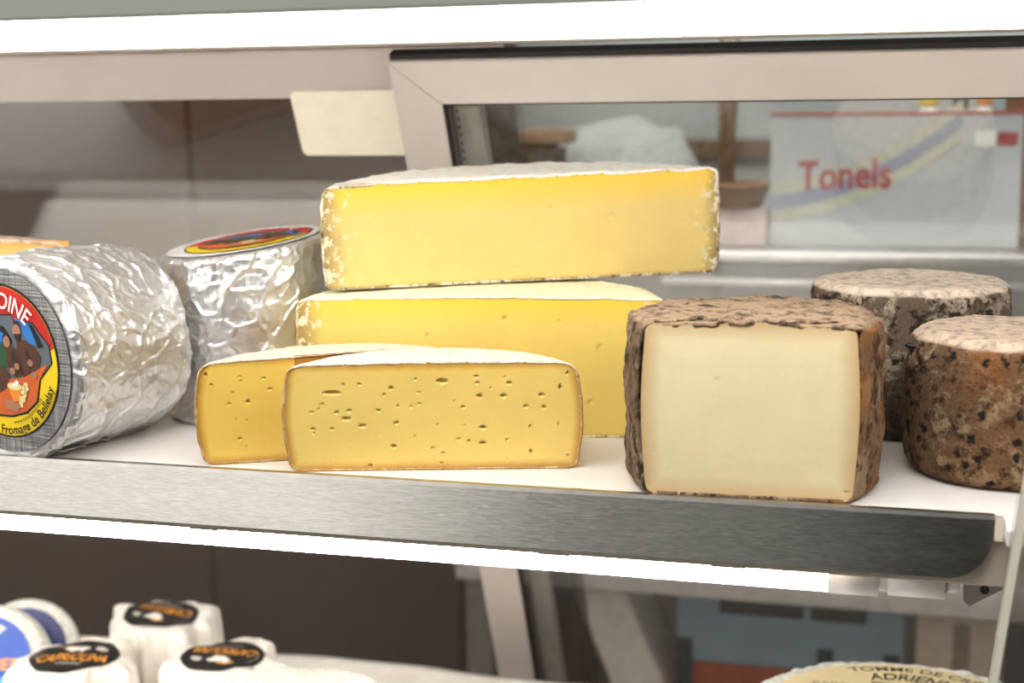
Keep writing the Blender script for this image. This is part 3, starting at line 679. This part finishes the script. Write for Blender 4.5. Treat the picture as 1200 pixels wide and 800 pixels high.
def wrapped(name, label, loc, rz, R, H, seed, group=None, tilt=0):
    """small goat cheese twisted into waxed paper, corners pinched up"""
    t = thing(name, label, 'cheese', loc, rz, 'small cheeses wrapped in paper')
    def disp(p):
        a = math.atan2(p.y, p.x); rr = math.hypot(p.x, p.y); k = min(1, rr/R)
        fold = .0055*math.sin(a*5+seed)+.004*math.sin(a*9+seed*2.3)+.0022*math.sin(a*17+seed*.7)
        q = Vector((p.x, p.y, p.z)); s = 1+(fold*k*k)/R
        q.x *= s; q.y *= s
        if p.z > H*.55: q.z += k**4*(.0055*math.sin(a*3+seed*1.7)+.003*math.sin(a*7+seed))
        q.z += .0006*ridged(p, 45, seed)
        q.z = max(q.z, 0)
        return q
    lathe('wrapper', profile(R, H, .010, .003, .002, 22, 14), M['wrap'], t, 150, disp)
    def lab(p):
        q = disp(Vector((p.x, p.y, H*.97))); r = math.hypot(p.x, p.y)
        return Vector((p.x, p.y, disp(Vector((p.x, p.y, H+.003*(1-(r/(R-.01))**2)))).z+.0007+p.z))
    f = Flat(); mats = ['black', 'gold', 'silver', 'white', 'amber']
    # black oval label in a fine ring mesh so that it drapes over the paper
    rx, ry = R*.76, R*.66; Vv = []; Ff = []; nr, na = 14, 64
    for j in range(nr+1):
        for k in range(na): a = 2*PI*k/na; Vv.append(tuple(lab(Vector((rx*(j+.01)/nr*math.cos(a), ry*(j+.01)/nr*math.sin(a), 0)))))
    for j in range(nr):
        for k in range(na): k2 = (k+1) % na; Ff.append((j*na+k, (j+1)*na+k, (j+1)*na+k2, j*na+k2))
    lb = pyd('label', Vv, Ff, PRINT['black'], t)
    dz = .0005
    f.text('CAPRIOLINA', lambda u, y: (R*(-.60+1.20*u), R*(-.30+y*.40+.05*math.sin(PI*u))), dz, 0, .006, .25)
    f.text('CAPRINO', lambda u, y: (R*(-.22+.44*u), R*(-.40+y*.12)), dz, 1, .008)
    goat = [(-.22, .06), (-.14, .05), (-.12, -.02), (-.08, -.02), (-.08, .05), (.06, .05), (.07, -.02), (.11, -.02), (.12, .08), (.19, .13), (.18, .18), (.10, .21), (-.10, .20), (-.15, .24), (-.24, .22), (-.27, .17), (-.21, .15)]
    f.poly([(R*x, R*(y+.12)) for x, y in goat], dz, 2)
    f.poly([(R*x, R*y) for x, y in ((.30, .22), (.42, .16), (.52, .18), (.50, .26), (.38, .34), (.30, .32))], dz, 1)
    f.poly([(R*x, R*y) for x, y in ((-.34, .32), (-.20, .40), (-.02, .38), (-.05, .33), (-.18, .34), (-.28, .27))], dz, 0)
    for k in range(14):
        a = math.radians(150+60*k/14); f.disc(.012*R, dz, 1, R*.64*math.cos(a), R*.49*math.sin(a), None, 6)
    f.build('lettering', [PRINT['amber'], PRINT['silver'], PRINT['white']], lb, None, lab)
    return t
wrapped('wrapped_cheese', 'paper wrapped cheese with a black oval label, highest of the three at the back', (-.488, .380, -.3675), 168, .0535, .0905, 1.0)
wrapped('wrapped_cheese', 'paper wrapped cheese with black label reading right way up, beside the blue labels', (-.512, .255, -.3675), 14, .0565, .0925, 2.6)
wrapped('wrapped_cheese', 'paper wrapped cheese with its black label upside down behind the white rind', (-.376, .297, -.3675), 184, .0545, .0885, 4.4)

# white wheel nearest the camera, its top just in view
bw = thing('bloomy_cheese', 'white bloomy rind wheel at the bottom edge, in front of the wrapped cheeses', 'cheese', (-.252, .142, -.3675), 0)
def dsp(p):
    d = .0022*fbm(p, 22, 1.5, 3); rr = math.hypot(p.x, p.y) or 1
    return p+Vector((p.x/rr*d, p.y/rr*d, d*(1 if p.z > .03 else 0)))
lathe('rind', profile(.124, .107, .012, .002, .001, 26), M['bloomy'], bw, 140, dsp)
tg = extrude_poly('sticker', rrect(-.012, .014, -.006, .006, .003), (0, .0006), PRINT['gold'], bw, 'z'); tg.location = (.122, .030, .096); tg.rotation_euler = (.3, .9, .2)
# yellow labelled wheel on the right
yw = thing('bloomy_cheese', 'white crusted wheel with a yellow paper label on top, below the shelf end', 'cheese', (.262, .262, -.3675), 0)
def dsp2(p):
    rr = math.hypot(p.x, p.y) or 1; k = min(1, max(0, (rr-.085)/.03)); d = .0035*abs(fbm(p, 34, 8.5, 3))*k+.002*ridged(p, 50, 3)*k
    return p+Vector((p.x/rr*d*.6, p.y/rr*d*.6, d*(1 if p.z > .03 else 0)))
lathe('rind', profile(.132, .1115, .010, .001, .001, 26, 24), M['bloomy'], yw, 200, dsp2, .86)
f = Flat(); f.disc(.112, 0, 0, 0, 0, .097, 96)
def arcl(a0, a1, rb, sc):
    def fn(u, y): a = math.radians(a0+(a1-a0)*u); r = rb+y*sc; return (r*math.cos(a), r*.86*math.sin(a))
    return fn
f.text('TOMME DE CRÉPIN', arcl(118, 38, .096, .015), .0003, 1, .01); f.text('ADRIENNE', arcl(112, 52, .074, .022), .0003, 2, .015, .2)
f.text('lait de vache', arcl(84, 46, .066, .010), .00032, 1); f.text('45 % M.G.', lambda u, y: (-.078+.030*u, .040+y*.010), .0003, 1)
f.poly([(-.028, .034), (.03, .034), (.03, .056), (-.028, .056)], .0003, 3)
f.build('label', [PRINT['label'], PRINT['ink'], PRINT['darkbrown'], PRINT['tanbox']], yw, Matrix.Translation((0, 0, .1163)))
# two bloomy discs with blue labels, leaning at the left
def blue(label, loc, rot, R, H, full):
    t = thing('bloomy_cheese', label, 'cheese', loc, 0, 'white rind discs with blue labels'); t.rotation_euler = rot
    lathe('rind', profile(R, H, .008, .001, .001, 14), M['bloomy'], t, 110, lambda p: p+Vector((0, 0, .0008*fbm(p, 40, R*100))))
    f = Flat(); f.disc(R*.80, 0, 0)
    if full:
        f.poly([(R*.795*math.cos(a), R*.795*math.sin(a)) for a in [math.radians(195+150*k/30) for k in range(31)]], .0002, 1)
        f.poly([(R*x, R*y) for x, y in ((-.10, .25), (.32, .60), (.22, .66), (-.26, .66), (-.34, .35))], .0002, 3)
        f.text('KRÄMER', lambda u, y: (R*(-.60+1.26*u), R*(-.08+y*.26)), .0003, 2, .03)
        f.disc(R*.12, .0004, 2, R*.05, -R*.52); f.disc(R*.09, .0005, 1, R*.05, -R*.52)
    f.build('label', [PRINT['royal' if full else 'navy'], PRINT['sky'], PRINT['amber'], PRINT['silver']], t, Matrix.Translation((0, 0, H+.0024)))
    return t
blue('white rind disc with a large blue label and orange letters at the left edge', (-.632, .300, -.315), (math.radians(62), math.radians(0), math.radians(12)), .060, .034, True)
blue('white rind disc with a dark blue label, behind the large blue label', (-.644, .372, -.329), (math.radians(62), math.radians(0), math.radians(24)), .054, .032, False)

# glass end panel at the right
gp = thing('glass_panel', 'clear glass end panel with a pale edge at the right of the shelf', 'glass panel', (.3117, -.052, -.02))
e0 = Vector((.3195, -.052, .052)); e1 = Vector((.299, -.052, -.135))
dv = (e1-e0).normalized()
pts = [(.0105, .120), (.30, .120), (.30, -.20), (-.0205, -.20)]
extrude_poly('pane', pts, (.0006, .0046), M['glass'], gp, 'y')
def edgeline(z): return .0078+.1096*(z-.072)
bm = bmesh.new()
pp = [(edgeline(.30)-.0022, .072-.0), ]
q = [(-.0022, .066), (.0090, .066), (-.0118, -.20), (-.0155, -.20)]
q = [(edgeline(.066), .066), (edgeline(.066)+.0056, .066), (edgeline(-.20)+.0056, -.20), (edgeline(-.20), -.20)]
extrude_poly('edge', q, (0, .0052), plain('glass_edge', (222, 220, 204), .25, var=.03), gp, 'y', .0006)

# ------------------------------------------------------------------ the shop behind the case
tag(box('floor', -3, 3, -3.5, 2.8, -1.30, -1.25, plain('shop_floor', (120, 112, 104), .4)), kind='structure')
tag(box('wall_back', -3, 3, 2.4, 2.5, -1.25, 1.6, plain('wall_pale_blue', (188, 198, 198), .7, var=.03, scale=2)), kind='structure')
tag(box('added_dark_panel', .15, 2.6, -2.3, -2.2, -1.25, 1.8, plain('dark_panel', (44, 42, 42), .6)), kind='structure')  # unseen panel, added to darken the right part of the steel rail's reflection
cb = thing('cabinet', 'dark brown cabinet in the gloom behind the left sliding glass', 'cabinet', (-1.35, 1.25, -1.25))
wood = plain('dark_wood', (78, 60, 50), .5, var=.15, scale=3)
box('carcass', -.9, .92, .02, .4, 0, 2.3, wood, cb, .004)
for k in range(4): 
    d = box('panel', -.89+.452*k, -.89+.452*k+.446, 0, .02, .03, 2.27, wood, cb, .004)
# back counter
ct = thing('counter', 'steel edged work counter behind the case', 'counter', (.55, 1.2, -1.25))
box('worktop', -.90, 1.2, -.27, .3, 1.286, 1.300, M['steel_plain'], ct, .003)
box('front_rail', -.90, 1.2, -.262, -.25, 1.190, 1.2855, plain('dark_rail', (74, 73, 70), .4), ct, .002)
box('highlight_strip', -.60, 1.2, -.268, -.262, 1.256, 1.264, M['steel_plain'], ct, .001)
box('apron', -.90, 1.2, -.24, -.22, .82, 1.189, plain('apron_greige', (208, 198, 190), .5), ct, .002)
box('bottom_shelf', -.90, 1.2, -.22, .3, .60, .62, plain('low_shelf', (96, 60, 46), .5), ct, .002)
for x in (-.899, 1.159): box('leg', x, x+.04, -.2, -.16, 0, 1.2, M['steel_plain'], ct, .002)

sg = thing('sign_board', 'pale shop sign with red lettering standing on the counter behind the glass', 'sign', (.2355, .99, .052), 0)
V = []
box('board', -.154, .154, 0, .012, 0, .166, PRINT['sign'], sg, .001)
box('top_edge', -.154, .154, -.001, .013, .166, .170, PRINT['signred'], sg, .0006)
f = Flat()
def band(pts, w, z, mi):
    up_ = [(x, y+w/2) for x, y in pts]; dn = [(x, y-w/2) for x, y in reversed(pts)]
    for (a, b, c, d) in [(pts[i], pts[i+1], w, w) for i in range(len(pts)-1)]:
        f.poly([(a[0], a[1]-w/2), (b[0], b[1]-w/2), (b[0], b[1]+w/2), (a[0], a[1]+w/2)], z, mi)
curve = [(-.153+.235*t, .055+.02*t+.085*t*t) for t in [k/20 for k in range(21)]]
band([(x, y+.018) for x, y in curve], .016, .0002, 2); band([(x, y-.018) for x, y in curve], .016, .0002, 2); band(curve, .017, .0004, 1)
f.text('Tonels', lambda u, y: (-.118+.116*u, .072+y*.052+.004*u), .0006, 0, .02)
f.poly([(.124, .128), (.148, .128), (.148, .144), (.124, .144)], .0004, 0); f.poly([(.098, .126), (.122, .126), (.122, .146), (.098, .146)], .0004, 3)
f.build('lettering', [PRINT['signred'], PRINT['signblue'], PRINT['signyellow'], PRINT['white']], sg, Matrix(((1, 0, 0, 0), (0, 0, -1, -.0004), (0, 1, 0, 0), (0, 0, 0, 1))))
def jar(label, loc, r, h, body, cap):
    t = thing('jar', label, 'jar', loc, 0, 'jars behind the sign board')
    lathe('body', [(0, 0), (r*.95, 0), (r, .004), (r, h*.72), (r*.7, h*.84), (r*.62, h*.86), (0, h*.86)], body, t, 28)
    lathe('lid', [(0, h*.86), (r*.7, h*.86), (r*.74, h*.88), (r*.74, h*.98), (r*.66, h), (0, h)], cap, t, 28); return t
jar('jar with a yellow lid peeking over the sign board', (.278, 1.10, .05), .016, .205, PRINT['white'], PRINT['yellow'])
jar('jar with a dark brown lid peeking over the sign board', (.318, 1.10, .05), .014, .20, PRINT['white'], PRINT['darkbrown'])
jar('jar with an orange lid peeking over the sign board', (.348, 1.10, .05), .014, .205, PRINT['white'], PRINT['cheese'])
bx = thing('wooden_box', 'brown wooden box at the right behind the sign board', 'box', (.405, 1.12, .05)); w2 = plain('box_wood', (122, 82, 56), .6)
box('body', -.028, .028, -.02, .02, 0, .19, w2, bx, .002); box('lid', -.03, .03, -.022, .022, .19, .202, w2, bx, .002)
# dry twigs in a low basket, left of the sign
bk = thing('basket', 'low brown basket on the pinkish carton left of the sign board', 'basket', (.036, 1.0, .1002)); bk.scale = (.62, .62, .62); w3 = plain('wicker', (128, 88, 50), .7, var=.2, scale=90)
for k in range(4):
    pr_ = .050+.006*k; bm = bmesh.new()
    V = []; F = []; n = 40
    for i in range(n):
        a = 2*PI*i/n
        for j in range(6): b = 2*PI*j/6; V.append(((pr_+.007*math.cos(b))*math.cos(a), (pr_+.007*math.cos(b))*math.sin(a), .008+.013*k+.007*math.sin(b)))
    for i in range(n):
        for j in range(6): F.append((i*6+j, i*6+(j+1) % 6, ((i+1) % n)*6+(j+1) % 6, ((i+1) % n)*6+j))
    bm.free(); pyd('wicker_ring', V, F, w3, bk)
lathe('base', [(0, 0), (.048, 0), (.05, .003), (0, .004)], w3, bk, 30)
tw = thing('twig_bundle', 'bundle of dry brown twigs standing in the basket', 'twigs', (.026, 1.0, .1045)); tw.scale = (.8, .8, .8)
rnd = random.Random(2)
for k in range(18):
    a = rnd.uniform(0, 2*PI); r0 = rnd.uniform(0, .012); r1 = rnd.uniform(.004, .026)
    tube('twig', (r0*math.cos(a), r0*math.sin(a), 0), (r1*math.cos(a), r1*math.sin(a), rnd.uniform(.22, .32)), .0022, w3, tw, 7, True, .0012)
sk = thing('paper_sack', 'crumpled white paper sack on the counter behind the upper cheese', 'sack', (-.150, 1.21, .052))
lathe('sack', [(0, 0), (.09, 0), (.108, .01), (.112, .06), (.100, .10), (.072, .128), (.034, .140), (0, .144)], plain('sack_paper', (168, 172, 172), .7, var=.04, scale=20), sk, 60, lambda p: p+p.normalized()*.014*ridged(p, 14, 3.0) if p.z > .004 else p)
cr = thing('wooden_crate', 'dark brown crate beside the white sack behind the glass', 'crate', (-.235, 1.02, .052)); w4 = plain('crate_dark', (72, 56, 46), .6)
box('body', -.030, .030, -.02, .04, 0, .125, w4, cr, .003); box('lid', -.024, .045, -.022, .042, .131, .150, plain('crate_lid', (134, 98, 66), .6), cr, .003); box('neck', -.012, .022, -.012, .03, .125, .131, w4, cr, .001)
tag(box('trim_4', -1.0, 2.0, 2.36, 2.4, .09, .13, plain('dado_brown', (120, 94, 72), .6)), kind='structure')
pk = thing('carton', 'pinkish white carton left of the sign board', 'carton', (.045, 1.005, .052)); pb = plain('pink_card', (206, 186, 180), .6)
box('body', -.035, .034, -.03, .01, 0, .045, pb, pk, .002); box('flap', -.035, .034, -.031, .011, .0452, .0475, pb, pk, .0008)
# boxes under the counter
bc = thing('plastic_crate', 'blue grey crate with dark handles on the low shelf under the counter', 'crate', (.115, 1.08, -.628)); bl_ = plain('blue_grey_plastic', (150, 174, 186), .5, var=.04, scale=10)
box('body', -.155, .155, -.07, .12, .085, .185, bl_, bc, .004); box('foot_tray', -.150, .150, -.066, .116, 0, .084, plain('rust_plastic', (178, 84, 46), .5), bc, .003)
for x0, x1 in ((-.095, .020), (.030, .105)): box('slot', x0, x1, -.0715, -.069, .160, .180, plain('slot_dark', (46, 34, 30), .6), bc, .0005)
for x in (-.155, .04, .128): box('strap', x, x+.022, -.0745, -.0705, .0, .120, plain('strap_teal', (34, 54, 64), .5), bc, .001)
cb2 = thing('cardboard_box', 'tan cardboard box on the low shelf, right of the blue grey crate', 'box', (.345, 1.04, -.628)); ca = plain('card_tan', (226, 204, 182), .6)
box('body', -.060, .054, -.03, .12, 0, .178, ca, cb2, .003); box('tape', -.012, .010, -.031, -.029, .05, .17, plain('tape', (160, 138, 118), .4), cb2, .0005)
bt = thing('carton', 'pale leaning carton left of the blue grey crate under the counter', 'carton', (-.085, 1.02, -.628), 0); bt.rotation_euler = (0, math.radians(-22), 0)
pc = plain('pale_card', (242, 230, 220), .6)
box('body', -.026, .044, -.02, .1, .012, .2, pc, bt, .002); box('side_flap', -.028, -.0265, -.02, .1, .02, .198, plain('flap_tan', (224, 194, 172), .6), bt, .0004)
db = thing('wooden_crate', 'dark brown crate on the low shelf, left of the pale carton', 'crate', (-.262, 1.10, -.628)); box('body', -.05, .075, -.04, .1, 0, .14, plain('brown_ply', (120, 82, 50), .6), db, .003)
box('rim', -.052, .077, -.042, .102, .1402, .152, plain('rim_green', (56, 70, 62), .5), db, .002)
